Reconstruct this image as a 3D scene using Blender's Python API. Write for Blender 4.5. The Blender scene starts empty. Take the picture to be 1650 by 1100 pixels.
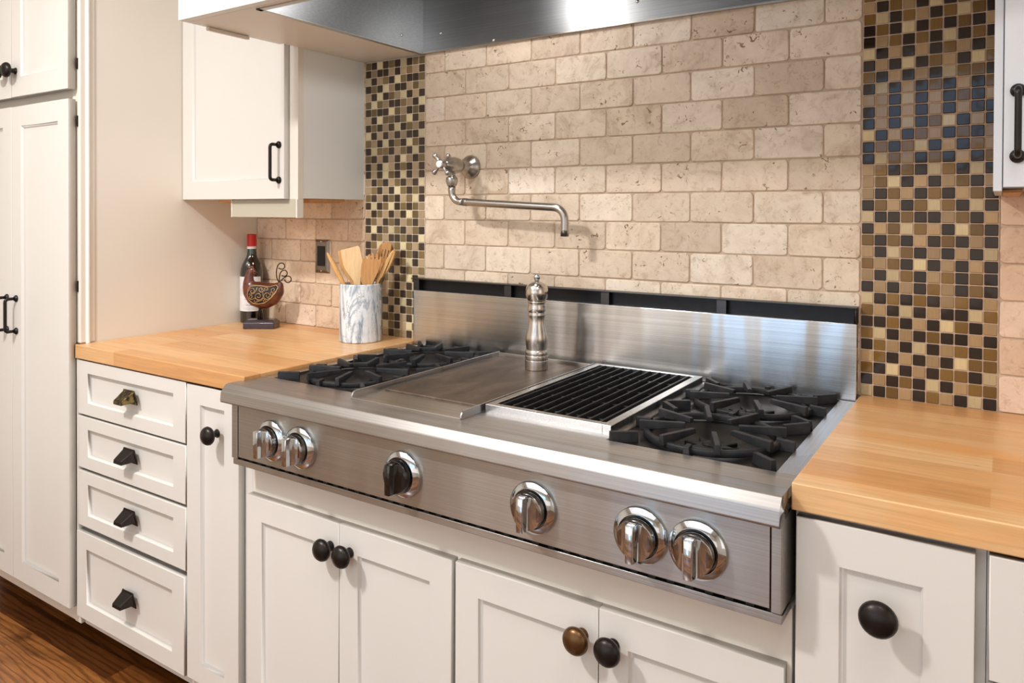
import bpy, bmesh, math, random
from mathutils import Matrix, Vector
rnd = random.Random(7)
SC = bpy.context.scene
COL = SC.collection
PI = math.pi

# ------------------------------------------------------------------ materials
def lin(r, g, b):
    f = lambda c: (c/255/12.92) if c/255 <= .04045 else ((c/255+.055)/1.055)**2.4
    return (f(r), f(g), f(b), 1)

class NT:
    def __init__(s, name):
        s.m = bpy.data.materials.new(name); s.m.use_nodes = True
        s.t = s.m.node_tree; s.n = s.t.nodes; s.l = s.t.links
        s.b = s.n['Principled BSDF']
    def node(s, typ, **kw):
        x = s.n.new(typ)
        for k, v in kw.items():
            if k in x.inputs.keys(): x.inputs[k].default_value = v
            else: setattr(x, k, v)
        return x
    def link(s, a, b): s.l.new(a, b)
    def set(s, **kw):
        for k, v in kw.items():
            s.b.inputs[k.replace('_', ' ')].default_value = v
    def coords(s, scale=(1,1,1)):
        g = s.node('ShaderNodeNewGeometry')
        mp = s.node('ShaderNodeMapping'); mp.inputs['Scale'].default_value = scale
        s.link(g.outputs['Position'], mp.inputs['Vector']); return mp.outputs['Vector']
    def ramp(s, fac, stops):
        r = s.node('ShaderNodeValToRGB'); e = r.color_ramp.elements
        e[0].position, e[0].color = stops[0]; e[1].position, e[1].color = stops[1]
        for p, c in stops[2:]:
            q = e.new(p); q.color = c
        s.link(fac, r.inputs['Fac']); return r.outputs['Color']
    def noise(s, vec, scale, detail=4, rough=.5, dist=0):
        x = s.node('ShaderNodeTexNoise'); x.inputs['Scale'].default_value = scale
        x.inputs['Detail'].default_value = detail; x.inputs['Roughness'].default_value = rough
        x.inputs['Distortion'].default_value = dist
        s.link(vec, x.inputs['Vector']); return x.outputs['Fac']
    def mix(s, fac, a, b, mode='MIX'):
        x = s.node('ShaderNodeMix', data_type='RGBA', blend_type=mode)
        for sock, v in ((x.inputs[0], fac), (x.inputs[6], a), (x.inputs[7], b)):
            if hasattr(v, 'is_output'): s.link(v, sock)
            else: sock.default_value = v
        return x.outputs[2]
    def bump(s, h, strength=.2, dist=.002):
        x = s.node('ShaderNodeBump'); x.inputs['Strength'].default_value = strength; x.inputs['Distance'].default_value = dist
        s.link(h, x.inputs['Height']); s.link(x.outputs['Normal'], s.b.inputs['Normal'])

def plain(name, rgb, rough=.5, metal=0, coat=0, spec=.5):
    t = NT(name); t.set(Base_Color=lin(*rgb), Roughness=rough, Metallic=metal, Coat_Weight=coat, Specular_IOR_Level=spec)
    n = t.noise(t.coords(), 60, 3)
    c = t.ramp(n, [(.3, lin(*[max(0, v*.95) for v in rgb])), (.7, lin(*[min(255, v*1.04) for v in rgb]))])
    t.link(c, t.b.inputs['Base Color'])
    return t.m

def paint(name, rgb, rough=.38):
    t = NT(name); t.set(Roughness=rough)
    n = t.noise(t.coords((1, 1, .4)), 3, 2)
    c = t.ramp(n, [(.3, lin(*[v*.985 for v in rgb])), (.7, lin(*rgb))])
    t.link(c, t.b.inputs['Base Color'])
    t.bump(t.noise(t.coords((1, 1, .25)), 160, 2), .05, .0006)
    return t.m

def steel(name, rgb, rough=.3, axis='X', aniso=.7, streak=.12, wave=0):
    t = NT(name); t.set(Metallic=1, Roughness=rough)
    sc = {'X': (1.5, 90, 420), 'Y': (420, 1.5, 420), 'Z': (420, 420, 1.5)}[axis]
    n = t.noise(t.coords(sc), 1, 3)
    c = t.ramp(n, [(.25, lin(*[v*.93 for v in rgb])), (.75, lin(*[min(255, v*1.05) for v in rgb]))])
    t.link(c, t.b.inputs['Base Color'])
    n2 = t.noise(t.coords((2.2, 2.2, .9)), 2.2, 3)
    rr = t.node('ShaderNodeMapRange'); rr.inputs['To Min'].default_value = rough*.75; rr.inputs['To Max'].default_value = rough*1.35
    t.link(n2, rr.inputs['Value']); t.link(rr.outputs['Result'], t.b.inputs['Roughness'])
    if aniso:
        v = t.node('ShaderNodeCombineXYZ')
        for i_, c_ in enumerate({'X': (0, .8, .6), 'Y': (.8, 0, .6), 'Z': (0, 0, 1)}[axis]): v.inputs[i_].default_value = c_
        t.set(Anisotropic=aniso); t.link(v.outputs[0], t.b.inputs['Tangent'])
    t.bump(n, streak, .0004)
    if wave:            # slight oil-canning of the sheet: slow ripples along its length
        nw = t.noise(t.coords((1, 1, .12)), 7, 2)
        bw = t.node('ShaderNodeBump'); bw.inputs['Strength'].default_value = 1; bw.inputs['Distance'].default_value = wave
        t.link(nw, bw.inputs['Height'])
        fine = t.b.inputs['Normal'].links[0].from_node
        t.link(bw.outputs['Normal'], fine.inputs['Normal'])
    return t.m

CREAM = paint('cream_paint', (224, 220, 213))
CREAM_W = paint('warm_cream_paint', (232, 224, 212))
TRIM_LIT = paint('highlight_trim_paint', (246, 243, 236), .25)  # lighter white paints in the highlight along the pantry corner
WINLIT = paint('window_lit_paint', (212, 214, 217))  # cool window light mixed into the cabinet colour
CREAM_C = paint('cool_white_paint', (233, 235, 231))
VAL_SHADE = paint('shaded_valance_paint', (190, 184, 166))  # cream darkened: shade under the wall cabinet put into the colour
STEEL = steel('brushed_steel', (188, 183, 177), .30, 'X', .75)
STEEL_P = steel('panel_steel', (183, 180, 175), .36, 'X', .7, .08, .004)
STEEL_BULL = steel('bullnose_steel', (184, 181, 178), .37, 'X', .5)
STEEL_G = steel('guard_steel', (200, 200, 200), .2, 'X', .85, .12, .008)
STEEL_Y = steel('strip_steel', (205, 206, 208), .25, 'Y', .5)
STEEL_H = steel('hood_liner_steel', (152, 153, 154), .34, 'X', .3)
STEEL_D = steel('dark_steel', (80, 80, 82), .35, 'X', .3)
VENTD = plain('vent_dark_metal', (40, 40, 42), .35, .8)
NICKEL = steel('brushed_nickel', (178, 174, 168), .27, 'Z', 0, .04)
MILLST = steel('mill_steel', (205, 200, 194), .2, 'Z', .5, .05)
CHROME = plain('polished_chrome', (204, 210, 216), .07, 1)
CHROME_D = plain('smoked_chrome', (150, 146, 142), .1, 1)
BLACK_GLOSS = plain('black_gloss', (10, 10, 11), .12, 0, .6)
BLACK = plain('black_matte', (10, 10, 10), .6)
DARKGAP = plain('dark_gap', (22, 20, 19), .7)
BRONZE = plain('oil_rubbed_bronze', (46, 41, 39), .34, .75)
BRONZE_B = plain('rubbed_brass_bronze', (104, 76, 48), .32, .8)
WHITE = plain('white_ceramic', (240, 240, 236), .3)
SCREW = plain('screw_metal', (220, 220, 220), .25, 1)
RAWWOOD = plain('raw_cabinet_wood', (206, 160, 116), .55)
TOE = plain('toe_kick_dark', (30, 24, 20), .6)
WALLP = paint('wall_paint', (232, 224, 210), .6)
CEILP = paint('ceiling_paint', (240, 238, 232), .7)

def brass_pull():
    t = NT('worn_brass_bronze'); t.set(Metallic=.85, Roughness=.3)
    g = t.node('ShaderNodeNewGeometry')
    n = t.noise(t.coords(), 90, 3)
    c = t.ramp(n, [(.42, lin(52, 45, 38)), (.6, lin(128, 110, 66))])
    t.link(c, t.b.inputs['Base Color']); return t.m
BRASS = brass_pull()

def iron():
    t = NT('cast_iron'); t.set(Roughness=.5, Metallic=.2, Specular_IOR_Level=.4)
    n = t.noise(t.coords(), 35, 4)
    c = t.ramp(n, [(.35, lin(25, 26, 29)), (.65, lin(44, 44, 47)), (.78, lin(66, 50, 44))])
    t.link(c, t.b.inputs['Base Color']); t.bump(t.noise(t.coords(), 500, 2), .25, .0006); return t.m
IRON = iron()
def pan():
    t = NT('burner_pan_enamel'); t.set(Roughness=.42, Specular_IOR_Level=.5)
    n = t.noise(t.coords(), 14, 4)
    c = t.ramp(n, [(.35, lin(19, 18, 18)), (.7, lin(30, 28, 27))])
    t.link(c, t.b.inputs['Base Color']); t.bump(t.noise(t.coords(), 300, 2), .15, .0006); return t.m
PAN = pan()
def griddle():
    t = NT('seasoned_griddle'); t.set(Metallic=.85, Roughness=.38)
    n = t.noise(t.coords((6, 2, 1)), 3, 5, .6, .6)
    c = t.ramp(n, [(.3, lin(88, 78, 72)), (.55, lin(122, 108, 98)), (.75, lin(146, 132, 122))])
    t.link(c, t.b.inputs['Base Color']); t.bump(t.noise(t.coords((12, 1, 1)), 60, 3), .1, .0005); return t.m
GRID = griddle()

def planks(name, cols, along, across, grain, rough, coat, stain=None, seed=0, knots=(), rings=0):
    """long boards running along X: colour by board, fine grain along X"""
    t = NT(name); t.set(Roughness=rough, Coat_Weight=coat, Coat_Roughness=.25)
    v = t.coords()
    br = t.node('ShaderNodeTexBrick'); br.offset = .37; br.offset_frequency = 2
    br.inputs['Color1'].default_value = (0, 0, 0, 1); br.inputs['Color2'].default_value = (1, 1, 1, 1)
    br.inputs['Mortar'].default_value = (.45, .45, .45, 1)
    br.inputs['Scale'].default_value = 1; br.inputs['Mortar Size'].default_value = .0006
    br.inputs['Brick Width'].default_value = along; br.inputs['Row Height'].default_value = across
    mp = t.node('ShaderNodeMapping'); mp.inputs['Location'].default_value = (seed*.77, seed*.013, 0)
    t.link(v, mp.inputs['Vector']); t.link(mp.outputs[0], br.inputs['Vector'])
    base = t.ramp(br.outputs['Color'], cols)
    g1 = t.noise(t.coords((1.0, 14, 14)), 5, 5, .6, 1.2)
    g2 = t.noise(t.coords((4, 150, 150)), 2, 3, .6, .3)
    c1 = t.mix(grain, base, t.ramp(g1, [(.3, (.62, .55, .48, 1)), (.62, (1, 1, 1, 1))]), 'MULTIPLY')
    c2 = t.mix(grain*.7, c1, t.ramp(g2, [(.35, (.68, .6, .52, 1)), (.6, (1, 1, 1, 1))]), 'MULTIPLY')
    if stain:
        n3 = t.noise(t.coords((1.2, 4, 4)), 2.6, 4, .6, .8)
        c2 = t.mix(t.ramp(n3, [(.5, (0, 0, 0, 1)), (.75, (.75, .75, .75, 1))]), c2, stain, 'MIX')
    if rings:
        wv = t.node('ShaderNodeTexWave', wave_type='BANDS', bands_direction='Y')
        wv.inputs['Scale'].default_value = 17; wv.inputs['Distortion'].default_value = 13; wv.inputs['Detail'].default_value = 3; wv.inputs['Detail Scale'].default_value = .9
        off = t.node('ShaderNodeVectorMath', operation='ADD')
        sc_ = t.node('ShaderNodeVectorMath', operation='SCALE'); sc_.inputs['Scale'].default_value = 7
        t.link(br.outputs['Color'], sc_.inputs[0]); t.link(t.coords((.16, 1, 1)), off.inputs[0]); t.link(sc_.outputs[0], off.inputs[1])
        t.link(off.outputs[0], wv.inputs['Vector'])
        c2 = t.mix(rings, c2, t.ramp(wv.outputs['Fac'], [(.08, (.34, .27, .2, 1)), (.42, (1, 1, 1, 1))]), 'MULTIPLY')
    for (kx, ky, rx, ry, amt) in knots:
        mp2 = t.node('ShaderNodeMapping'); mp2.inputs['Location'].default_value = (-kx/rx, -ky/ry, 0); mp2.inputs['Scale'].default_value = (1/rx, 1/ry, 0)
        t.link(v, mp2.inputs['Vector'])
        ln_ = t.node('ShaderNodeVectorMath', operation='LENGTH'); t.link(mp2.outputs[0], ln_.inputs[0])
        ad = t.node('ShaderNodeMath', operation='ADD'); t.link(ln_.outputs['Value'], ad.inputs[0]); t.link(g1, ad.inputs[1])
        c2 = t.mix(t.ramp(ad.outputs[0], [(.55, (amt, amt, amt, 1)), (1.0, (0, 0, 0, 1))]), c2, lin(112, 66, 30))
    t.link(c2, t.b.inputs['Base Color'])
    t.bump(g2, .08, .0006)
    return t.m
KNOTS = ((.6587, -.4905, .026, .0024, .95), (-1.215, -.335, .022, .010, .75), (.83, -.39, .008, .004, .6), (-1.06, -.43, .012, .005, .5))
BUTCHER = planks('butcher_block_maple', [(0, lin(212, 156, 98)), (.5, lin(226, 176, 120)), (1, lin(236, 194, 142))], .85, .082, .42, .36, .25, lin(224, 154, 80), 0, KNOTS)
FLOORW = planks('dark_oak_floor', [(0, lin(88, 50, 20)), (.5, lin(138, 84, 38)), (1, lin(176, 118, 66))], 1.1, .083, .8, .32, .2, lin(58, 28, 8), 3, (), .6)
def utensil(name, a, b):
    t = NT(name); t.set(Roughness=.5)
    n = t.noise(t.coords((60, 60, 5)), 3, 4, .6, .5)
    t.link(t.ramp(n, [(.3, lin(*a)), (.7, lin(*b))]), t.b.inputs['Base Color']); return t.m
U_PALE = utensil('pale_beech', (226, 186, 132), (240, 208, 160))
U_MID = utensil('golden_bamboo', (206, 154, 92), (224, 178, 118))
U_DARK = utensil('toasted_bamboo', (182, 128, 72), (206, 154, 96))

def travertine():
    t = NT('tumbled_travertine'); t.set(Roughness=.55, Specular_IOR_Level=.35)
    at = t.node('ShaderNodeAttribute', attribute_name='tint')
    v = t.coords()
    at2 = t.node('ShaderNodeVectorMath', operation='SCALE'); at2.inputs['Scale'].default_value = 9
    t.link(at.outputs['Color'], at2.inputs[0])
    vv = t.node('ShaderNodeVectorMath', operation='ADD'); t.link(v, vv.inputs[0]); t.link(at2.outputs[0], vv.inputs[1]); v2 = vv.outputs[0]
    n1 = t.noise(v2, 12, 8, .68, 1.1)
    c = t.mix(.85, at.outputs['Color'], t.ramp(n1, [(.3, (.66, .59, .52, 1)), (.45, (.93, .91, .89, 1)), (.55, (1, 1, 1, 1)), (.72, (1.12, 1.11, 1.1, 1))]), 'MULTIPLY')
    n2 = t.noise(v2, 55, 5, .72, .6)
    c = t.mix(.6, c, t.ramp(n2, [(.34, (.66, .57, .48, 1)), (.46, (1, 1, 1, 1))]), 'MULTIPLY')
    big = t.noise(v2, 11, 3)
    n3 = t.noise(v2, 68, 2, .5, 1.4)
    pit = t.ramp(n3, [(.30, (0, 0, 0, 1)), (.345, (1, 1, 1, 1))])
    gate = t.ramp(big, [(.47, (1, 1, 1, 1)), (.56, (0, 0, 0, 1))])
    pit2 = t.mix(gate, pit, (1, 1, 1, 1), 'LIGHTEN')
    c = t.mix(.85, c, t.mix(pit2, lin(132, 104, 78), (1, 1, 1, 1)), 'MULTIPLY')
    t.link(c, t.b.inputs['Base Color'])
    h = t.mix(.6, n2, pit2, 'MULTIPLY')
    t.bump(h, .5, .0025); return t.m
TRAV = travertine()
GROUT_T = plain('travertine_grout', (196, 175, 152), .85)
GROUT_M = plain('mosaic_grout', (190, 164, 142), .85)
def mosaic():
    t = NT('mosaic_glass'); t.set(Roughness=.07, Specular_IOR_Level=.36)
    at = t.node('ShaderNodeAttribute', attribute_name='tint')
    n = t.noise(t.coords((1, 1, .06)), 380, 2)
    t.link(t.mix(.35, at.outputs['Color'], t.ramp(n, [(.3, (.7, .7, .7, 1)), (.7, (1.1, 1.1, 1.1, 1))]), 'MULTIPLY'), t.b.inputs['Base Color'])
    return t.m
MOSAIC = mosaic()
def marble():
    t = NT('veined_marble'); t.set(Roughness=.22, Coat_Weight=.3)
    g = t.node('ShaderNodeTexCoord')
    mp = t.node('ShaderNodeMapping'); mp.inputs['Scale'].default_value = (1, 1, .3); mp.inputs['Rotation'].default_value = (.25, -.2, .4)
    t.link(g.outputs['Object'], mp.inputs['Vector'])
    n = t.noise(mp.outputs[0], 19, 5, .6, 1.6)
    c = t.ramp(n, [(.33, lin(112, 126, 140)), (.42, lin(176, 187, 198)), (.49, lin(222, 228, 234)), (.56, lin(236, 238, 241)), (.62, lin(164, 177, 190)), (.7, lin(220, 226, 232))])
    n2 = t.noise(mp.outputs[0], 9, 4, .6, 2.5)
    vein = t.ramp(n2, [(.485, (1, 1, 1, 1)), (.5, (.36, .4, .45, 1)), (.512, (1, 1, 1, 1))])
    c = t.mix(.75, c, vein, 'MULTIPLY')
    t.link(c, t.b.inputs['Base Color']); return t.m
MARBLE = marble()
def copperwood():
    t = NT('carved_mahogany'); t.set(Roughness=.28, Coat_Weight=.4, Coat_Roughness=.2)
    n = t.noise(t.coords((1, 1, 2)), 30, 4, .6, .6)
    t.link(t.ramp(n, [(.3, lin(62, 26, 14)), (.7, lin(112, 56, 30))]), t.b.inputs['Base Color']); return t.m
ROOST = copperwood()
GOLD = plain('antique_gold_wire', (176, 140, 96), .35, .6)
PLUM = plain('dark_plum_lacquer', (48, 34, 40), .3, 0, .4)
WIRE = plain('dark_wire', (38, 28, 26), .4, .6)
GLASSB = plain('dark_bottle_glass', (12, 12, 10), .06, 0, 1)
GLASSN = plain('green_bottle_neck', (14, 46, 26), .1, 0, 1)
REDCAP = plain('red_foil_capsule', (196, 36, 22), .35, .1)
PAPER = plain('label_paper', (226, 226, 228), .6)
INK = plain('label_ink', (138, 140, 156), .7)
BLUEGREY = plain('switch_plate_metal', (142, 132, 122), .32, 1)

# ------------------------------------------------------------------ mesh building
class MB:
    def __init__(s, tint=False):
        s.bm = bmesh.new(); s.tl = s.bm.loops.layers.float_color.new('tint') if tint else None
    def _merge(s, tb, M=None, mat=0, col=None):
        if M is not None: bmesh.ops.transform(tb, matrix=M, verts=tb.verts)
        mp = {}
        for v in tb.verts: mp[v] = s.bm.verts.new(v.co)
        for f in tb.faces:
            try: g = s.bm.faces.new([mp[v] for v in f.verts])
            except ValueError: continue
            g.material_index = mat
            if s.tl and col:
                for l in g.loops: l[s.tl] = col
        tb.free()
    def box(s, x0, x1, y0, y1, z0, z1, bev=0, seg=2, mat=0, M=None):
        tb = bmesh.new()
        bmesh.ops.create_cube(tb, size=1)
        for v in tb.verts:
            v.co = Vector(((x0+x1)/2+v.co.x*(x1-x0), (y0+y1)/2+v.co.y*(y1-y0), (z0+z1)/2+v.co.z*(z1-z0)))
        if bev: bmesh.ops.bevel(tb, geom=tb.edges[:], offset=bev, segments=seg, profile=.6, affect='EDGES')
        s._merge(tb, M, mat); return s
    def hexa(s, pts, bev=0, seg=2, M=None, mat=0):
        """8 points: bottom ring 0-3, top ring 4-7"""
        tb = bmesh.new(); v = [tb.verts.new(p) for p in pts]
        for q in ((3,2,1,0),(4,5,6,7),(0,1,5,4),(1,2,6,5),(2,3,7,6),(3,0,4,7)): tb.faces.new([v[i] for i in q])
        bmesh.ops.recalc_face_normals(tb, faces=tb.faces)
        if bev: bmesh.ops.bevel(tb, geom=tb.edges[:], offset=bev, segments=seg, profile=.6, affect='EDGES')
        s._merge(tb, M, mat); return s
    def prism(s, poly, h0, h1, M=None, bev=0, seg=2, mat=0):
        """poly in local xy, extruded in local z"""
        tb = bmesh.new()
        a = [tb.verts.new((x, y, h0)) for x, y in poly]; b = [tb.verts.new((x, y, h1)) for x, y in poly]
        n = len(poly)
        tb.faces.new(a[::-1]); tb.faces.new(b)
        for i in range(n): tb.faces.new((a[i], a[(i+1) % n], b[(i+1) % n], b[i]))
        bmesh.ops.recalc_face_normals(tb, faces=tb.faces)
        if bev:
            es = [e for e in tb.edges if abs(e.verts[0].co.z-e.verts[1].co.z) < 1e-7]
            bmesh.ops.bevel(tb, geom=es, offset=bev, segments=seg, profile=.6, affect='EDGES')
        s._merge(tb, M, mat); return s
    def lathe(s, prof, n=32, M=None, mat=0):
        tb = bmesh.new(); rings = []
        for r, z in prof:
            if r < 1e-6: rings.append([tb.verts.new((0, 0, z))])
            else: rings.append([tb.verts.new((r*math.cos(2*PI*k/n), r*math.sin(2*PI*k/n), z)) for k in range(n)])
        for a, b in zip(rings, rings[1:]):
            for k in range(n):
                q = [a[k % len(a)], a[(k+1) % len(a)], b[(k+1) % len(b)], b[k % len(b)]]
                u = []
                for w in q:
                    if w not in u: u.append(w)
                if len(u) > 2: tb.faces.new(u)
        bmesh.ops.recalc_face_normals(tb, faces=tb.faces)
        s._merge(tb, M, mat); return s
    def tube(s, pts, r, n=12, closed=False, mat=0, flat=None):
        pts = [Vector(p) for p in pts]; m = len(pts)
        rs = r if isinstance(r, (list, tuple)) else [r]*m
        tb = bmesh.new(); rings = []; up = None
        for i in range(m):
            a = pts[(i-1) % m] if closed or i else pts[0]; b = pts[(i+1) % m] if closed or i < m-1 else pts[-1]
            t = (b-a).normalized()
            if up is None:
                up = Vector((0, 0, 1)) if abs(t.z) < .9 else Vector((1, 0, 0))
            x = (up-t*up.dot(t)).normalized(); y = t.cross(x); up = x
            rings.append([tb.verts.new(pts[i]+(x*math.cos(2*PI*k/n)+y*math.sin(2*PI*k/n))*rs[i]) for k in range(n)])
        for i in range(m if closed else m-1):
            a, b = rings[i], rings[(i+1) % m]
            off = 0
            if closed and i == m-1:
                off = min(range(n), key=lambda o: sum((a[k].co-b[(k+o) % n].co).length for k in range(0, n, 3)))
            for k in range(n): tb.faces.new((a[k], a[(k+1) % n], b[(k+1+off) % n], b[(k+off) % n]))
        if not closed:
            tb.faces.new(rings[0][::-1]); tb.faces.new(rings[-1])
        bmesh.ops.recalc_face_normals(tb, faces=tb.faces)
        s._merge(tb, None, mat); return s
    def sphere(s, c, r, M=None, n=16, scale=(1,1,1), mat=0):
        tb = bmesh.new(); bmesh.ops.create_uvsphere(tb, u_segments=n, v_segments=max(6, n//2), radius=r)
        for v in tb.verts: v.co = Vector((v.co.x*scale[0]+c[0], v.co.y*scale[1]+c[1], v.co.z*scale[2]+c[2]))
        s._merge(tb, M, mat); return s
    def slab(s, x0, x1, z0, z1, yb, yf, rad, bev, seg=3, jit=0, col=None, mat=0):
        """tile facing -Y with rounded corners and a softened front edge"""
        tb = bmesh.new(); rad = max(rad, bev+.0004)
        def ring(y, ins):
            out = []
            for cx, cz, a0 in ((x1, z1, 0), (x0, z1, 90), (x0, z0, 180), (x1, z0, 270)):
                r = max(rad-ins*.3, .0002)
                px = cx-math.copysign(rad, cx-(x0+x1)/2); pz = cz-math.copysign(rad, cz-(z0+z1)/2)
                for k in range(seg+1):
                    a = math.radians(a0+90*k/seg)
                    out.append([px+(rad-ins)*math.cos(a), pz+(rad-ins)*math.sin(a)])
            return out
        J = [(rnd.uniform(-jit, jit), rnd.uniform(-jit, jit)) for _ in range(4*(seg+1))]
        R = []
        for y, ins in ((yb, 0), (yf+bev, 0), (yf+bev*.3, bev*.35), (yf, bev)):
            R.append([tb.verts.new((p[0]+j[0], y, p[1]+j[1])) for p, j in zip(ring(y, ins), J)])
        n = len(R[0])
        for a, b in zip(R, R[1:]):
            for k in range(n): tb.faces.new((a[k], a[(k+1) % n], b[(k+1) % n], b[k]))
        tb.faces.new(R[-1])
        bmesh.ops.recalc_face_normals(tb, faces=tb.faces)
        f = tb.faces[-1]
        s._merge(tb, None, mat, col); return s
    def shaker(s, x0, x1, z0, z1, yf, th=.02, st=.052, rl=.052, rec=.010, ch=.0048):
        """shaker front facing -Y: flat frame round a recessed panel"""
        tb = bmesh.new(); e = .0018
        def rect(i0, i1, y): return [tb.verts.new(p) for p in ((x0+i0, y, z0+i1), (x1-i0, y, z0+i1), (x1-i0, y, z1-i1), (x0+i0, y, z1-i1))]
        R = [rect(0, 0, yf+th), rect(0, 0, yf+e), rect(e*.35, e*.35, yf+e*.35), rect(e, e, yf), rect(st, rl, yf), rect(st+ch*.3, rl+ch*.3, yf+.0015), rect(st+ch, rl+ch, yf+rec)]
        tb.faces.new(R[0]); tb.faces.new(R[-1])
        for a, b in zip(R, R[1:]):
            for k in range(4): tb.faces.new((a[k], a[(k+1) % 4], b[(k+1) % 4], b[k]))
        bmesh.ops.recalc_face_normals(tb, faces=tb.faces)
        s._merge(tb); return s

WL = {}
def finish(mb, name, mats, loc, sharp=.6):
    bm = mb.bm
    for v in bm.verts: v.co -= Vector(loc)
    for f in bm.faces: f.smooth = True
    for e in bm.edges:
        if len(e.link_faces) == 2:
            if e.calc_face_angle(0) > sharp: e.smooth = False
    me = bpy.data.meshes.new(name); bm.to_mesh(me); bm.free()
    for m in (mats if isinstance(mats, (list, tuple)) else [mats]): me.materials.append(m)
    o = bpy.data.objects.new(name, me); COL.objects.link(o)
    wn = o.modifiers.new('even_shading', 'WEIGHTED_NORMAL'); wn.keep_sharp = True; wn.weight = 100; wn.mode = 'FACE_AREA'
    return o
def part(mb, name, mats, parent, label=None, sharp=.6, kind=None):
    loc = WL[parent.name]
    o = finish(mb, name, mats, loc, sharp); o.parent = parent; WL[o.name] = loc
    if label: o['label'] = label
    if kind: o['kind'] = kind
    return o
def tag(o, label, cat, group=None):
    o['label'] = label; o['category'] = cat
    if group: o['group'] = group
def thing(name, label, cat, loc, group=None):
    o = bpy.data.objects.new(name, None); COL.objects.link(o); o.location = loc; o.empty_display_size = .05
    WL[o.name] = tuple(loc); tag(o, label, cat, group); return o
def solo(mb, name, mats, label, cat, loc, group=None, sharp=.6):
    o = finish(mb, name, mats, loc, sharp); o.location = loc; WL[o.name] = tuple(loc); tag(o, label, cat, group); return o
def struct(mb, name, mats, parent=None, sharp=.6):
    if parent: return part(mb, name, mats, parent, None, sharp, 'structure')
    o = finish(mb, name, mats, (0,0,0), sharp); WL[o.name] = (0,0,0); o['kind'] = 'structure'; return o
def T(x, y, z): return Matrix.Translation((x, y, z))
FACE = Matrix.Rotation(PI/2, 4, 'X')            # local z -> -Y (towards the room)

# ------------------------------------------------------------------ the room
RX0, RX1, RY0, H = -3.0, 2.7, -3.6, 2.62
struct(MB().box(RX0, RX1, RY0, .1, -.06, 0), 'floor', FLOORW)
struct(MB().box(RX0, RX1, RY0, .1, H, H+.08), 'ceiling', CEILP)
wall_back = struct(MB().box(RX0, RX1, .008, .12, 0, H), 'wall_back', WALLP)
struct(MB().box(RX0-.1, RX0, RY0, .12, 0, H), 'wall_left', WALLP)
struct(MB().box(RX1, RX1+.1, RY0, .12, 0, H), 'wall_right', WALLP)
WX0, WX1, WZ0, WZ1 = .08, 1.5, 1.62, 2.24
DX0, DX1, DZ = -.85, -.08, 2.1
struct(MB().box(RX0, DX0, RY0-.1, RY0, 0, H).box(DX0, DX1, RY0-.1, RY0, DZ, H).box(DX1, WX0, RY0-.1, RY0, 0, H).box(WX1, RX1, RY0-.1, RY0, 0, H).box(WX0, WX1, RY0-.1, RY0, 0, WZ0).box(WX0, WX1, RY0-.1, RY0, WZ1, H), 'wall_front', WALLP)
struct(MB().box(DX0, DX0+.07, RY0-.06, RY0+.01, 0, DZ, .004).box(DX1-.07, DX1, RY0-.06, RY0+.01, 0, DZ, .004).box(DX0, DX1, RY0-.06, RY0+.01, DZ-.09, DZ, .004)
       .box(DX0, DX1, RY0-.06, RY0+.01, 0, .2, .004).box((DX0+DX1)/2-.03, (DX0+DX1)/2+.03, RY0-.055, RY0, .2, DZ-.09, .003), 'door_1', CREAM)
w = struct(MB().box(WX0, WX0+.05, RY0-.06, RY0+.02, WZ0, WZ1, .004).box(WX1-.05, WX1, RY0-.06, RY0+.02, WZ0, WZ1, .004)
           .box(WX0, WX1, RY0-.06, RY0+.02, WZ0, WZ0+.05, .004).box(WX0, WX1, RY0-.06, RY0+.02, WZ1-.05, WZ1, .004)
           .box((WX0+WX1)/2-.02, (WX0+WX1)/2+.02, RY0-.05, RY0, WZ0, WZ1, .003), 'window_1', CREAM)

# --- tiled backsplash
ZB, PZ, PX = .913, .07235, .1495
def trav(name, X0, X1, k0, k1, even, odd, warm, skip=None):
    mb = MB(True)
    for k in range(k0, k1):
        z0 = ZB+k*PZ; z1 = z0+PZ
        off = even if k % 2 == 0 else odd
        n0 = math.floor((X0-off)/PX)
        x = off+n0*PX
        while x < X1:
            a, b = max(x, X0), min(x+PX, X1)
            if b-a > .012:
                g = rnd.random(); d = rnd.uniform(-7, 7)
                base = [(230, 217, 202), (224, 209, 192), (215, 199, 182), (235, 224, 212), (226, 210, 193)][rnd.choice([0, 0, 1, 1, 2, 3, 3, 4, 4])]
                c = lin(*[min(250, v*w_+d) for v, w_ in zip(base, warm)])
                mb.slab(a+.0013, b-.0013, z0+.0013, z1-.0013, .0075, rnd.uniform(-.0007, .0007), .0075, .0026, 3, .0007, c)
            x += PX
    struct(MB().box(X0, X1, .0035, .0078, ZB+k0*PZ, ZB+k1*PZ), 'tile_grout', GROUT_T, wall_back)
    return struct(mb, name, TRAV, wall_back, 1.0)
XM1, XM2, XM3, XM4 = -.8318, -.5872, .6085, .8549
trav('travertine_tiles', XM2, XM3, 0, 13, .0110, .0845, (1, .985, .955))
trav('travertine_tiles', -1.362, XM1, 0, 12, -1.058, -1.132, (.99, .95, .9))
trav('travertine_tiles', XM4, 1.5, 0, 6, XM4, XM4+.075, (1.0, .93, .87))
PAL = {'D': (48, 36, 27), 'B': (126, 94, 46), 'T': (176, 145, 104), 'C': (206, 184, 140)}
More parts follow.
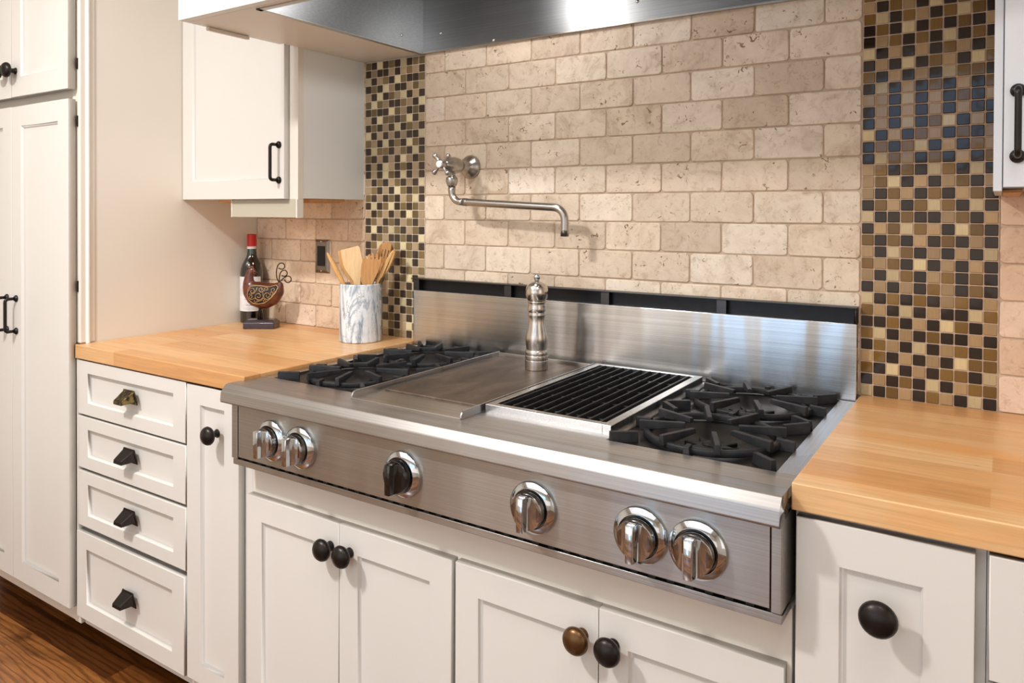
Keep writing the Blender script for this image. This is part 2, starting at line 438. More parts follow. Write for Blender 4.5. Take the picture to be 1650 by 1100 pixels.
ROWS_R = """CDBTDBTDCD DTDBDCDTBB BDCDTDBBDC TBDTDTDCBB DBTDCDTBDB BCDTDBDDTD DDBDTDCBDT BTDCDTDDCB CDBDBDTBDT DTDTDBTDBD
TDCBDTBDBD BTBDCDTDTD TDCBDTDTDC BDBDTDBDTD DTBCBTDCBD CDDBDDTBDT DBTDBCBDCD TDBTDBDTBD TBCDTDTBDT TBDBDCBDCD
DCBTDBDTDB DBDBCDTDBT CDTDBTDBDT DTDCDBCDTD DTDTDTDTDD TTDCDTDBDT DCDTDBDTDB BDTDTDCBBD DTDCDBTDCB CDTDTDBTDT
DTBDBDCDBD DBDCDBDBDT BCDBTDBCBD TDBTDCDBDC BTDBTDBTDB""".split()
TOP_L = """BDCDBDCDBB DTDDTDTBTD CDTBDCBDDB DBDCTDDTBT TDCDBTCDTD BCBTDDBTDC DBDDCBTDBD TDCBBDBCDT DBDTDCDBTD CDTDTDTDDC
BTDCDBDCBD DCBBDTBDCD BDTDTDCTDB DTDCTDBDTD""".split()
low = [r[::-1] for r in ROWS_R[3:24]]
for i, c in ((0, 'DDBTDBTDTC'), (1, 'DBCTDBCDTD')): low[i] = c[::-1] if i else c
ROWS_L = low+TOP_L[::-1]
PAL_HAZE = {'D': (70, 58, 47), 'B': (124, 106, 72), 'T': (172, 150, 119), 'C': (214, 200, 160)}  # left tiles paled: haze of bright reflections put into the colour
def mosaic_band(X0, X1, rows, bright, PAL=PAL, grout=GROUT_M):
    mb = MB(True); p = (X1-X0-.002)/10; pz = .02437
    for k, r in enumerate(rows):
        z0 = ZB+.0005+k*pz
        for j, ch in enumerate(r):
            x0 = X0+.001+j*p; d = rnd.uniform(.9, 1.1)
            c = lin(*[min(250, v*d*bright) for v in PAL[ch]])
            mb.slab(x0+.0010, x0+p-.0010, z0+.0010, z0+pz-.0010, .0075, rnd.uniform(-.0004, .0004), .0012, .0015, 2, .0001, c)
    struct(MB().box(X0, X1, .0018, .0079, ZB, ZB+len(rows)*pz+.001), 'mosaic_grout', grout, wall_back)
    struct(mb, 'mosaic_band', MOSAIC, wall_back, 1.2)
mosaic_band(XM1, XM2, ROWS_L, 1.0, PAL_HAZE, plain('hazed_mosaic_grout', (216, 200, 178), .85))  # left grout lightened along with the painted haze
mosaic_band(XM3, XM4, ROWS_R+['DTBDBDCDBD', 'TDTDBDBTDB', 'DBDCTDTDBC', 'BTDBDTDBDT', 'TDBTDCBDTD', 'DBTDTDBCDB'], .95)

# ------------------------------------------------------------------ hardware
def knob(p, parent, mat=BRONZE, r=.0235, y=0, label=None):
    """mushroom knob standing out of a front at p=(x,y,z), y is the front surface"""
    prof = [(.0, 0), (.0105, 0), (.0105, .002), (.0075, .005), (.0070, .013), (.0095, .018), (r*.9, .021), (r, .0255), (r*.95, .0305), (r*.78, .0355), (r*.4, .039), (0, .040)]
    return part(MB().lathe(prof, 28, T(*p) @ FACE), 'knob', mat, parent, label)
def pull(p, parent, half, stand=.03, mat=BRONZE, out=0):
    """upright bar pull: two round feet and a bar; p=(x, front y, z mid)"""
    x, y, z = p; mb = MB()
    for s in (-1, 1):
        mb.lathe([(0, 0), (.0105, 0), (.0105, .003), (.0075, .0065), (.0055, .008), (0, .008)], 20, T(x, y, z+s*half) @ FACE)
    pts = []
    R = .009
    for s in (-1, 1):
        seq = [(x, y-.004, z+s*half)] + [(x, y-stand+R-R*math.sin(a), z+s*(half-R+R*math.cos(a))) for a in [PI/2*k/5 for k in range(6)]]
        pts += seq if s == -1 else seq[::-1]
    mb.tube(pts, .0048, 12)
    return part(mb, 'handle', mat, parent)
def cup_pull(x, y, z, parent, mat):
    """faceted hooded bin pull on a drawer front"""
    mb = MB(); w, h = .040, .018
    # back plate: trapezoid flange
    mb.prism([(-w, -h), (w, -h), (w-.003, -h+.012), (w*.62, h), (-w*.62, h), (-w+.003, -h+.012)], 0, .003, T(x, y, z) @ FACE, .0008)
    a = [(-.033, -.011), (.033, -.011), (.023, .015), (-.023, .015)]
    b = [(-.019, -.016), (.019, -.016), (.0175, -.006), (-.0175, -.006)]
    P = [(p[0], p[1], .003) for p in a]+[(p[0], p[1], .034) for p in b]
    mb.hexa(P, .0008, 2, T(x, y, z) @ FACE)
    return part(mb, 'cup_pull', mat, parent)

D = -.617           # base cabinet fronts
FF = -.597          # face frame plane
# ------------------------------------------------------------------ tall pantry
pn = thing('pantry_cabinet', 'tall cream floor-to-ceiling pantry cabinet at the left edge, with long shaker doors', 'cabinet', (-1.76, -.3, 0))
part(MB().box(-2.16, -1.362, -.585, .005, .10, 2.45, .001), 'carcass', CREAM_W, pn)
part(MB().box(-2.16, -1.362, -.49, .0, 0, .10), 'toe_kick', TOE, pn)
mb = MB().box(-1.40, -1.3585, -.612, -.566, .915, 2.45, .006, 4).box(-1.40, -1.3672, -.606, -.585, .10, .93, .001)
mb.box(-2.16, -1.40, -.604, -.585, 1.60, 1.68, .001).box(-2.16, -1.40, -.604, -.585, .10, .165, .001).box(-2.16, -2.10, -.604, -.585, .14, 2.45, .001).box(-2.10, -1.40, -.604, -.59, 2.40, 2.45)
part(mb, 'face_frame', CREAM_W, pn)
part(MB().tube([(-1.3585, -.589, .9145), (-1.3585, -.589, 1.7), (-1.3585, -.589, 2.45)], .0062, 16), 'highlight_bead', TRIM_LIT, pn)  # added bead, shaped and coloured as the stile's bright highlight line
PF = -.640
for nm, (x0, x1, z0, z1) in {'lr': (-1.7055, -1.3675, .158, 1.617), 'll': (-2.048, -1.7085, .158, 1.617), 'ur': (-1.7055, -1.3675, 1.646, 2.40), 'ul': (-2.048, -1.7085, 1.646, 2.40)}.items():
    d = part(MB().shaker(x0, x1, z0, z1, PF, .022, .056, .060, .011), 'door', CREAM, pn)
    if nm == 'lr': pull((-1.677, PF, .977), d, .050, .032)
    if nm == 'll': pull((-1.737, PF, .977), d, .050, .032)
    if nm == 'ur': knob((-1.678, PF, 1.725), d)
    if nm == 'ul': knob((-1.736, PF, 1.725), d)
for z in (1.555, 1.08, 1.72, .4):
    part(MB().box(-1.367, -1.3645, -.6165, -.612, z-.016, z+.016, .0008), 'hinge', BRONZE, pn)

# ------------------------------------------------------------------ base cabinets, left of the range
dc = thing('drawer_cabinet', 'cream base cabinet with a column of four drawers and dark cup pulls', 'cabinet', (-1.1, -.3, 0))
part(MB().box(-1.3615, -.842, FF, -.01, .10, .868, .001), 'carcass', CREAM, dc)
part(MB().box(-1.3615, -.842, -.49, -.05, 0, .10), 'toe_kick', TOE, dc)
for i, (z0, z1, ztop) in enumerate(((.7165, .8705, 0), (.563, .7105, 0), (.396, .554, 0), (.133, .3815, 1))):
    f = -.621 if i == 3 else D
    d = part(MB().shaker(-1.3605 if i < 3 else -1.3615, -.8435, z0, z1, f, .02, .052, .034 if i < 3 else .045, .011), 'drawer', CREAM, dc)
    cup_pull(-1.094, f, ((.8005), .643, .479, .2605)[i], d, BRASS if i == 0 else BRONZE)['label'] = 'dark bronze cup pull' if i else 'brassy worn cup pull'
part(MB().box(-1.3666, -1.3617, -.6170, -.590, .134, .8735, .0006), 'filler_strip', CREAM_W, dc)
nc = thing('narrow_cabinet', 'narrow cream single-door base cabinet left of the steel range top', 'cabinet', (-.72, -.3, 0))
part(MB().box(-.8415, -.6085, FF, -.01, .10, .868, .001), 'carcass', CREAM, nc)
part(MB().box(-.8415, -.6085, -.49, -.05, 0, .10), 'toe_kick', TOE, nc)
d = part(MB().shaker(-.8385, -.636, .133, .8685, D, .02, .053, .046, .011), 'door', CREAM, nc)
knob((-.715, D, .764), d, BRONZE, .0225)

uc = thing('range_base_cabinet', 'wide cream base cabinet under the range top with two pairs of shaker doors', 'cabinet', (0, -.3, 0))
part(MB().box(-.608, .608, FF, -.01, .10, .7195, .001), 'carcass', CREAM_W, uc)
part(MB().box(-.608, .608, -.49, -.05, 0, .10), 'toe_kick', TOE, uc)
for i, (x0, x1, kx, km) in enumerate(((-.606, -.3045, -.3275, BRONZE), (-.3025, -.005, -.2705, BRONZE), (.0045, .3025, .2745, BRONZE_B), (.3045, .601, .332, BRONZE))):
    d = part(MB().shaker(x0, x1, .133, .641, D, .02, .052, .054, .009), 'door', CREAM, uc)
    knob((kx, D, .589), d, km, .0235, label='rubbed brown bronze knob' if i == 2 else None)

# ------------------------------------------------------------------ base cabinets, right of the range
rn = thing('narrow_cabinet', 'narrow cream base cabinet right of the range top with one large round knob', 'cabinet', (.72, -.3, 0))
part(MB().box(.612, .8465, FF, -.01, .10, .868, .001), 'carcass', CREAM, rn)
part(MB().box(.612, .8465, -.49, -.05, 0, .10), 'toe_kick', TOE, rn)
d = part(MB().shaker(.6165, .8345, .133, .8655, D, .02, .057, .058, .009), 'door', CREAM, rn)
knob((.7265, D, .7615), d, BRONZE, .0245)
rd = thing('drawer_cabinet', 'cream drawer cabinet at the right edge, cut off by the photo, under the right counter', 'cabinet', (1.1, -.3, 0))
part(MB().box(.847, 1.36, FF, -.01, .10, .868, .001), 'carcass', CREAM, rd)
part(MB().box(.847, 1.36, -.49, -.05, 0, .10), 'toe_kick', TOE, rd)
for z0, z1 in ((.7095, .868), (.545, .703), (.133, .538)):
    d = part(MB().shaker(.8495, 1.355, z0, z1, D, .02, .052, .04, .009), 'drawer', CREAM, rd)
    cup_pull(1.10, D, (z0+z1)/2, d, BRONZE)

# ------------------------------------------------------------------ countertops
cl = solo(MB().box(-1.3615, -.6095, -.6215, .0015, .8745, .914, .0025, 2).box(-1.3665, -1.36, -.6215, -.6135, .8745, .914, .0015), 'countertop', BUTCHER, 'thick maple butcher block countertop left of the range, under the crock and bottle', 'countertop', (-1.0, -.3, .8745))
cr = solo(MB().box(.6105, 1.36, -.6215, .0015, .8745, .914, .0025, 2), 'countertop', BUTCHER, 'bare maple butcher block countertop right of the range', 'countertop', (1.0, -.3, .8745))

# ------------------------------------------------------------------ range top
rg = thing('gas_range', 'wide stainless steel gas range top with griddle, grill, six knobs and backguard', 'range', (0, -.33, .72))
DK = .905
part(MB().box(-.6, .6, -.648, -.03, .735, .872), 'body', STEEL_D, rg)
# deck and bullnose
mb = MB()
YZ = Matrix(((0, 0, 1, 0), (1, 0, 0, 0), (0, 1, 0, 0), (0, 0, 0, 1)))        # local (y,z,x) -> world
prof = [(-.624, DK), (-.660, DK), (-.6640, DK-.0012), (-.6735, .8925), (-.6765, .8885), (-.6785, .8700), (-.6765, .8655), (-.6700, .8630), (-.6545, .8630), (-.624, .870)]
mb.prism(prof, -.6185, .6075, YZ)
mb.box(-.6075, .6075, -.6245, -.562, .875, DK)
mb.box(-.2875, .288, -.562, -.03, .875, DK-.0005)
part(mb, 'front_deck', STEEL_BULL, rg, sharp=.25)
part(MB().box(-.6075, -.5775, -.562, -.028, .875, DK, .001).box(.575, .6075, -.562, -.028, .875, DK, .001).box(-.6075, .6075, -.034, -.026, .88, DK), 'side_rim', STEEL_Y, rg)
# control panel
part(MB().box(-.585, .590, -.655, -.645, .741, .866, .0008), 'control_panel', STEEL_P, rg)
for x0, x1 in ((-.6065, -.5868), (.5918, .6065)):
    part(MB().box(x0, x1, -.6565, -.56, .737, .866, .0012), 'side_flange', STEEL_P, rg)
part(MB().box(-.6, .6, -.6475, -.60, .731, .742), 'vent_gap', DARKGAP, rg)
mb = MB().box(-.6065, .6065, -.6525, -.598, .7215, .731, .0012).box(-.6065, .6065, -.6525, -.6505, .729, .7345, .0006)
part(mb, 'drip_lip', STEEL_P, rg)
mb = MB()
for k in range(40):
    x = -.585+k*.03
    mb.box(x, x+.012, -.6495, -.647, .7325, .739)
part(mb, 'vent_slots', BLACK, rg)
# knobs
def range_knob(x, z, black):
    y = -.655
    M = T(x, y, z) @ FACE
    k = part(MB().lathe([(0, 0), (.0275, 0), (.0275, .0125), (.0305, .0125), (.031, .014), (.0305, .024), (.029, .0265), (.024, .0275), (0, .0275)], 40, M), 'burner_knob', BLACK_GLOSS if black else CHROME_D, rg, 'black burner knob in a chrome bezel' if black else None)
    part(MB().lathe([(.0445, 0), (.0445, .005), (.0435, .008), (.0345, .0135), (.0328, .0135), (.0325, .002)], 48, M), 'bezel', CHROME, k)
    # upright grip: a blade whose sides scoop down into the disc
    PR = [(-.0285, .0262), (-.022, .0272), (-.015, .0290), (-.0105, .0325), (-.0078, .0385), (-.0068, .0455), (-.0052, .0475), (.0052, .0475), (.0068, .0455), (.0078, .0385), (.0105, .0325), (.015, .0290), (.022, .0272), (.0285, .0262)]
    tb = bmesh.new(); RW = []
    for px, d in PR:
        h = math.sqrt(.0296**2-px*px)
        RW.append([tb.verts.new(q) for q in ((px, -h, .0255), (px, -h+.001*(d > .03), d), (px, h-.001*(d > .03), d), (px, h, .0255))])
    for a, b in zip(RW, RW[1:]):
        for q in range(3): tb.faces.new((a[q], a[q+1], b[q+1], b[q]))
    bmesh.ops.recalc_face_normals(tb, faces=tb.faces)
    g = MB(); g._merge(tb, M)
    part(g, 'grip', BLACK_GLOSS if black else CHROME, k)
for i, x in enumerate((-.467, -.376, -.0905, .2005, .3955, .4865)):
    range_knob(x, .8, i == 2)
# burner pans with bowls
def square_ring(hx, hy, n):
    out = []
    for k in range(n):
        a = 2*PI*k/n+1e-4; c, s_ = math.cos(a), math.sin(a)
        t = min(hx/abs(c) if abs(c) > 1e-6 else 9, hy/abs(s_) if abs(s_) > 1e-6 else 9)
        out.append((c*t, s_*t))
    return out
BY = (-.430, -.169); BX = (-.4322, .4315); PT = .899
for bx in BX:
    mb = MB()
    for by in BY:
        tb = bmesh.new(); n = 64
        R = [[tb.verts.new((bx+p[0], by+p[1], PT)) for p in square_ring(.1435, .1305, n)]]
        for r, z in ((.108, PT), (.102, PT-.002), (.085, PT-.012), (.06, PT-.018), (.03, PT-.0195), (.001, PT-.02)):
            R.append([tb.verts.new((bx+r*math.cos(2*PI*k/n), by+r*math.sin(2*PI*k/n), z)) for k in range(n)])
        for a, b in zip(R, R[1:]):
            for k in range(n): tb.faces.new((a[k], b[k], b[(k+1) % n], a[(k+1) % n]))
        bmesh.ops.recalc_face_normals(tb, faces=tb.faces)
        mb._merge(tb)
    p = part(mb, 'burner_pan', PAN, rg, sharp=.9)
    for by in BY:
        star = []
        for k in range(16):
            r = .05 if k % 2 == 0 else .024
            star.append((r*math.cos(2*PI*k/16), r*math.sin(2*PI*k/16)))
        part(MB().prism(star, 0, .008, T(bx, by, PT-.0195), .002).lathe([(0, .0), (.016, 0), (.016, .010), (.012, .012), (0, .0125)], 20, T(bx, by, PT-.0195)), 'burner', BLACK, p)
        part(MB().lathe([(0, 0), (.005, 0), (.005, .014), (.003, .017), (0, .017)], 12, T(bx-.012, by-.068, PT-.018) @ Matrix.Rotation(.4, 4, 'X')), 'igniter', WHITE, p)
# griddle
gd = part(MB().box(-.283, .0065, -.600, -.052, DK-.001, DK+.0015, .0006), 'griddle', STEEL, rg)
def rail(x, mirror=1):
    pr = [(-.603, DK+.0005), (-.050, DK+.0005), (-.050, DK+.016), (-.592, DK+.016), (-.599, DK+.0135), (-.603, DK+.006)]
    return MB().prism(pr, x-.0017, x+.0017, YZ, .0006)
part(rail(-.2815), 'splash_rail', STEEL_Y, gd); part(rail(.005), 'splash_rail', STEEL_Y, gd)
part(MB().box(-.283, .0065, -.055, -.0505, DK, DK+.0135, .0008), 'splash_rail', STEEL, gd)
part(MB().box(-.280, .004, -.6025, -.5985, DK, DK+.0028, .0008), 'trough_lip', STEEL, gd)
part(MB().box(-.268, -.0125, -.515, -.066, DK+.001, DK+.0062, .0015), 'griddle_plate', GRID, gd)
# grill frame
GX0, GX1, GY0, GY1, GZ = .0125, .2845, -.532, -.048, .9215
mb = MB().box(GX0, GX0+.016, GY0, GY1, DK-.001, GZ, .0012).box(GX1-.018, GX1, GY0, GY1, DK-.001, GZ, .0012)
mb.box(GX0+.015, GX1-.017, GY0, GY0+.016, DK-.001, GZ, .0012).box(GX0+.015, GX1-.017, GY1-.012, GY1, DK-.001, GZ, .0012)
gf = part(mb, 'grill_frame', STEEL_Y, rg)
part(MB().box(GX0+.016, GX1-.018, GY0+.016, GY1-.012, DK-.0008, DK+.0015), 'grill_well', BLACK, gf)
# backguard
bg = part(MB().box(-.6065, .6065, -.028, -.003, .88, 1.0665, .0015), 'backguard', STEEL_G, rg)
part(MB().box(-.600, .6065, -.0105, -.003, 1.066, 1.0985), 'vent_opening', VENTD, bg)
part(MB().box(-.615, .6070, -.030, -.003, 1.0985, 1.1015, .0008).box(-.606, -.585, -.0285, -.004, 1.0665, 1.0985, .001).box(.601, .6065, -.0285, -.004, 1.0665, 1.0985), 'vent_cap', STEEL_D, bg)
for x in (-.272, .0225, .319):
    part(MB().box(x-.0115, x+.0115, -.0255, -.009, 1.0655, 1.0985, .001), 'vent_post', STEEL_D, bg)

# ------------------------------------------------------------------ loose burner grates
def bar(mb, ang, r0, r1, w, zb0, zb1, zt0, zt1):
    c, s_ = math.cos(ang), math.sin(ang)
    f = lambda r, o, z: (r*c-o*s_, r*s_+o*c, z)
    P = [f(r0, -w/2, zb0), f(r1, -w/2, zb1), f(r1, w/2, zb1), f(r0, w/2, zb0), f(r0, -w*.36, zt0), f(r1, -w*.36, zt1), f(r1, w*.36, zt1), f(r0, w*.36, zt0)]
    mb.hexa(P, .0012, 2)
def make_grate(loc, label):
    g = thing('burner_grate', label, 'burner grate', loc, 'cast-iron burner grates')
    L = lambda mb: mb
    r = MB().lathe([(.1085, .004), (.1085, .012), (.111, .0145), (.117, .0145), (.1195, .012), (.1195, .004), (.117, .0025), (.111, .0025), (.1085, .004)], 64)
    for v in r.bm.verts: v.co += Vector(loc)
    part(r, 'ring', IRON, g)
    def add(nm, *a):
        m = MB(); bar(m, *a)
        for v in m.bm.verts: v.co += Vector(loc)
        part(m, nm, IRON, g)
    for k in range(8):
        a = math.radians(22.5+45*k)
        add('finger', a, .126, .046, .0120, .0085, .0175, .0262, .0255)
    for k in range(4):
        a = math.radians(90*k)
        lim = .1295 if k % 2 else .1425
        add('foot', a, .1125, lim, .013, .0, .0, .0195, .0175)
        add('corner_bar', math.radians(45+90*k)+(-.045 if k % 2 == 0 else .045), .137, .187, .0125, .0, .0, .0185, .0205)
    return g
GL = ['front-left cast-iron burner grate beside the left counter', 'back-left cast-iron burner grate by the backguard near the marble crock',
      'front-right cast-iron burner grate above the rightmost knobs', 'back-right cast-iron burner grate by the backguard, next to the right counter']
protog = make_grate((BX[0], BY[0], PT), GL[0])
i = 1
for bx in BX:
    for by in BY:
        if (bx, by) == (BX[0], BY[0]): continue
        r = protog.copy(); COL.objects.link(r); r.location = (bx, by, PT); r['label'] = GL[i]; i += 1
        for ch in protog.children:
            c = ch.copy(); COL.objects.link(c); c.parent = r
# grill grate
gg = thing('grill_grate', 'black ribbed grill grate set in the steel frame right of the griddle', 'grill grate', (.147, -.29, DK))
nb = 10; w0 = (GX1-.018-GX0-.016)/nb
for k in range(nb):
    x = GX0+.016+w0*(k+.5)
    P = [(x-.0055, GY0+.0175), (x+.0055, GY0+.0175)]
    mb = MB().hexa([(x-.004, GY0+.0175, DK+.005), (x+.004, GY0+.0175, DK+.005), (x+.004, GY1-.0135, DK+.005), (x-.004, GY1-.0135, DK+.005),
                    (x-.005, GY0+.0175, GZ-.002), (x+.003, GY0+.0175, GZ+.0005), (x+.003, GY1-.0135, GZ+.0005), (x-.005, GY1-.0135, GZ-.002)], .0008, 1)
    part(mb, 'grill_bar', IRON, gg)
for y in (-.48, -.37, -.25, -.14):
    part(MB().box(GX0+.0165, GX1-.0185, y-.003, y+.003, DK+.0016, DK+.010, .001), 'cross_bar', IRON, gg)

# ------------------------------------------------------------------ hood
HZ, HT = 1.769, H-.002
hd = thing('range_hood', 'cream boxed range hood with dark steel liner above the range', 'hood', (0, -.3, HZ))
part(MB().box(-.852, .852, -.630, -.608, HZ, HT, .0015), 'front_panel', CREAM_C, hd)
part(MB().box(-.852, -.832, -.608, -.318, HZ, HT, .001), 'side_panel', CREAM_C, hd)
part(MB().box(.832, .852, -.608, -.36, HZ, HT, .001), 'side_panel', CREAM_C, hd)
mb = MB().box(-.832, -.5875, -.608, -.318, HZ, HZ+.02).box(-.8355, -.5875, -.318, -.003, HZ, HZ+.02)
mb.box(.5875, .832, -.608, -.36, HZ, HZ+.02).box(.5875, .845, -.36, -.003, HZ, HZ+.02).box(-.5875, .5875, -.608, -.586, HZ, HZ+.02)
part(mb, 'bottom_panel', CREAM_W, hd)
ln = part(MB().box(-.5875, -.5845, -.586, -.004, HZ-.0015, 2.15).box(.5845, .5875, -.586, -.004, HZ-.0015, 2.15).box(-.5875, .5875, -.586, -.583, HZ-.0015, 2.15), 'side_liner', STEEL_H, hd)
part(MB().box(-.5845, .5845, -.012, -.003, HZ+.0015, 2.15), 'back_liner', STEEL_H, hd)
part(MB().box(-.5845, .5845, -.583, -.012, 2.13, 2.15), 'filter_panel', STEEL, hd)
tr = MB().box(-.5985, -.5835, -.597, -.004, HZ-.003, HZ, .0006).box(-.5985, .5985, -.597, -.582, HZ-.003, HZ, .0006).box(.5835, .5985, -.597, -.004, HZ-.003, HZ, .0006).box(-.5835, .5835, -.0135, -.003, HZ-.0015, HZ+.0035, .0006)
part(tr, 'liner_trim', STEEL_P, hd)
for M in (T(-.5845, -.1078, 1.8033) @ Matrix.Rotation(PI/2, 4, 'Y'), T(-.5185, -.012, 1.8196) @ FACE, T(.10, -.012, 1.8196) @ FACE, T(-.33, -.0135, 1.776) @ FACE):
    part(MB().lathe([(0, 0), (.0045, 0), (.0042, .0015), (.002, .003), (0, .0032)], 14, M), 'screw', SCREW, hd)
part(MB().box(-.850, -.838, -.555, -.430, HZ-.010, HZ-.0005, .003), 'corner_clip', CREAM_W, hd)

# ------------------------------------------------------------------ wall cabinets
lc = thing('wall_cabinet', 'cream shaker wall cabinet at left under the hood corner, with one bronze bar pull', 'cabinet', (-1.1, -.14, 1.334))
part(MB().box(-1.3615, -.8368, -.2465, .0015, 1.336, 2.45, .0008), 'carcass', CREAM_C, lc)
part(MB().box(-1.3615, -.8362, -.2668, -.2465, 1.3335, 2.45, .001), 'face_frame', CREAM_W, lc)
d = part(MB().shaker(-1.360, -.871, 1.3345, 2.40, -.288, .020, .052, .057, .010), 'door', CREAM, lc)
pull((-.892, -.288, 1.4395), d, .051, .032)
v = part(MB().box(-1.136, -.8375, -.2675, -.254, 1.2805, 1.3335, .001), 'light_valance', VAL_SHADE, lc)
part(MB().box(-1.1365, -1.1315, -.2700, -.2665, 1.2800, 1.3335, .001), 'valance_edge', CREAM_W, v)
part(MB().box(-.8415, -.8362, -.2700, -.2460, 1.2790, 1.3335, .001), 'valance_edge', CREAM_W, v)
part(MB().box(-1.30, -.86, -.20, -.06, 1.327, 1.336, .002).box(-1.29, -.87, -.19, -.07, 1.324, 1.3275, .001), 'cabinet_light', RAWWOOD, lc)

rc = thing('wall_cabinet', 'pale wall cabinet at the upper right edge with a bronze bar pull', 'cabinet', (1.1, -.17, 1.334))
part(MB().box(.8465, .8585, -.340, .0015, 1.3335, HT-.1, .001), 'end_panel', WINLIT, rc)
part(MB().box(.8585, 1.40, -.330, .0015, 1.3385, HT-.1), 'carcass', WINLIT, rc)
part(MB().box(.8590, .885, -.328, -.003, 1.3315, 1.3388).box(.885, 1.40, -.328, -.31, 1.3330, 1.3388).box(.90, 1.40, -.29, -.05, 1.327, 1.3385), 'bottom_rail', RAWWOOD, rc)
d = part(MB().shaker(.8595, 1.32, 1.3395, HT-.12, -.3515, .020, .057, .06, .010), 'door', WINLIT, rc)
pull((.8775, -.3515, 1.4365), d, .050, .034)

# ------------------------------------------------------------------ pot filler
FX, FY, FZ = -.4165, -.088, 1.4275
pf = thing('pot_filler_faucet', 'brushed nickel wall-mounted pot filler faucet with cross handle and bent spout', 'faucet', (-.42, 0, FZ))
part(MB().lathe([(0, .0), (.0335, .0), (.034, .004), (.031, .010), (.024, .016), (.0165, .022), (.0135, .030), (.0125, .050), (0, .05)], 36, T(FX, .0005, FZ) @ FACE), 'wall_flange', NICKEL, pf)
part(MB().lathe([(0, .040), (.0125, .042), (.013, .05), (.019, .056), (.0225, .068), (.0235, .084), (.0215, .098), (.017, .109), (.0115, .116), (.0105, .122), (0, .122)], 32, T(FX, 0, FZ) @ FACE), 'valve_body', NICKEL, pf)
mb = MB().lathe([(0, .116), (.0095, .116), (.0095, .124), (.0125, .128), (.0125, .142), (.0105, .145), (0, .145)], 24, T(FX, 0, FZ) @ FACE)
for k in range(4):
    a = math.radians(42+90*k); dx, dz = math.cos(a), math.sin(a)
    rr = [.008, .014, .022, .028, .033, .0365, .038]; rad = [.0050, .0038, .0042, .0062, .0076, .0060, .001]
    mb.tube([(FX+dx*q, -.135, FZ+dz*q) for q in rr], rad, 12)
h = part(mb, 'cross_handle', NICKEL, pf)
part(MB().lathe([(0, .1445), (.0095, .1445), (.0095, .1462), (.008, .147), (0, .147)], 24, T(FX, 0, FZ) @ FACE), 'handle_button', WHITE, h)
part(MB().lathe([(0, 0), (.0095, 0), (.0095, -.010), (.0115, -.013), (.016, -.017), (.0165, -.026), (.0135, -.037), (.0120, -.040), (0, -.04)], 28, T(FX, FY, FZ-.018)), 'collar', NICKEL, pf)
pts = [(FX, FY, FZ-.052), (FX, FY, 1.356)]
R = .030; z0 = 1.326
for k in range(1, 9):
    a = PI/2*k/8
    pts.append((FX+R-R*math.cos(a), FY, z0+R-R*math.sin(a)))
pts.append((FX+R+.018, FY, z0-.0008))
part(MB().tube(pts, .0098, 16), 'spout_elbow', NICKEL, pf)
xs = FX+R+.010; xe = -.092; ze = 1.311
pts = [(xs, FY, z0-.0004), (xs+.012, FY, z0-.001)]
rad = [.0112, .0112]
pts += [(xs+.0121, FY, z0-.001), (xe, FY, ze)]; rad += [.0102, .0102]
R2 = .033
for k in range(1, 9):
    a = PI/2*k/8
    pts.append((xe+R2*math.sin(a), FY, ze-R2+R2*math.cos(a))); rad.append(.0102)
pts += [(xe+R2, FY, ze-R2-.022), (xe+R2, FY, ze-R2-.0222), (xe+R2, FY, ze-R2-.040)]; rad += [.0102, .0108, .0108]
part(MB().tube(pts, rad, 18), 'spout_arm', NICKEL, pf)

# ------------------------------------------------------------------ switch plate on the wall
sp = thing('outlet_plate', 'metal wall plate with a black insert on the travertine beside the mosaic strip', 'outlet', (-1.024, 0, 1.15))
mb = MB()
tb_o = [(-.0355, -.0565), (.0355, -.0565), (.0355, .0565), (-.0355, .0565)]
tb_i = [(-.0265, -.0475), (.0265, -.0475), (.0265, .0475), (-.0265, .0475)]
mb.hexa([(p[0], p[1], 0) for p in tb_o]+[(p[0], p[1], .0075) for p in tb_i], .0012, 2, T(-1.024, .001, 1.1505) @ FACE)
part(mb, 'cover_plate', BLUEGREY, sp)
part(MB().box(-1.0415, -1.0065, -.0085, -.004, 1.1185, 1.1845, .0015), 'rocker', BLACK, sp)
for z in (1.1985, 1.1025):
    part(MB().lathe([(0, 0), (.003, 0), (.0025, .0012), (0, .0014)], 12, T(-1.024, -.0065, z) @ FACE), 'screw', SCREW, sp)

# ------------------------------------------------------------------ things on the counter and range
CT = .914
TH = .5795
RV = Vector((math.cos(TH), math.sin(TH), 0)); FV = Vector((-math.sin(TH), math.cos(TH), 0))
# wine bottle
bc = (-1.319, -.0525, CT)
B = lambda prof, m=None, n=40: MB().lathe(prof, n, T(*bc))
wb = thing('wine_bottle', 'dark wine bottle with red capsule and white label in the counter corner', 'bottle', bc)
part(B([(0, .004), (.030, .002), (.036, .0), (.0388, .004), (.0390, .010), (.0390, .150), (.0386, .172), (.036, .188), (.031, .203), (.024, .216), (.0185, .226), (.0158, .236)]), 'glass_body', GLASSB, wb)
part(B([(.0158, .236), (.0150, .245), (.0148, .258)]), 'glass_neck', GLASSN, wb)
part(B([(.0150, .2545), (.0153, .2545), (.0153, .2630), (.015, .263)]), 'foil_band', PAPER, wb)
part(B([(.0150, .263), (.0152, .263), (.0152, .296), (.0156, .298), (.0156, .303), (.0145, .3055), (0, .3055)]), 'capsule', REDCAP, wb)
lb = MB(); R = .0393; aa = [math.radians(-150+k*7.5-20) for k in range(25)]
for a, b in zip(aa, aa[1:]):
    v = [lb.bm.verts.new((bc[0]+R*math.cos(q), bc[1]+R*math.sin(q), CT+z)) for q, z in ((a, .042), (b, .042), (b, .160), (a, .160))]
    lb.bm.faces.new(v)
bmesh.ops.remove_doubles(lb.bm, verts=lb.bm.verts, dist=1e-6)
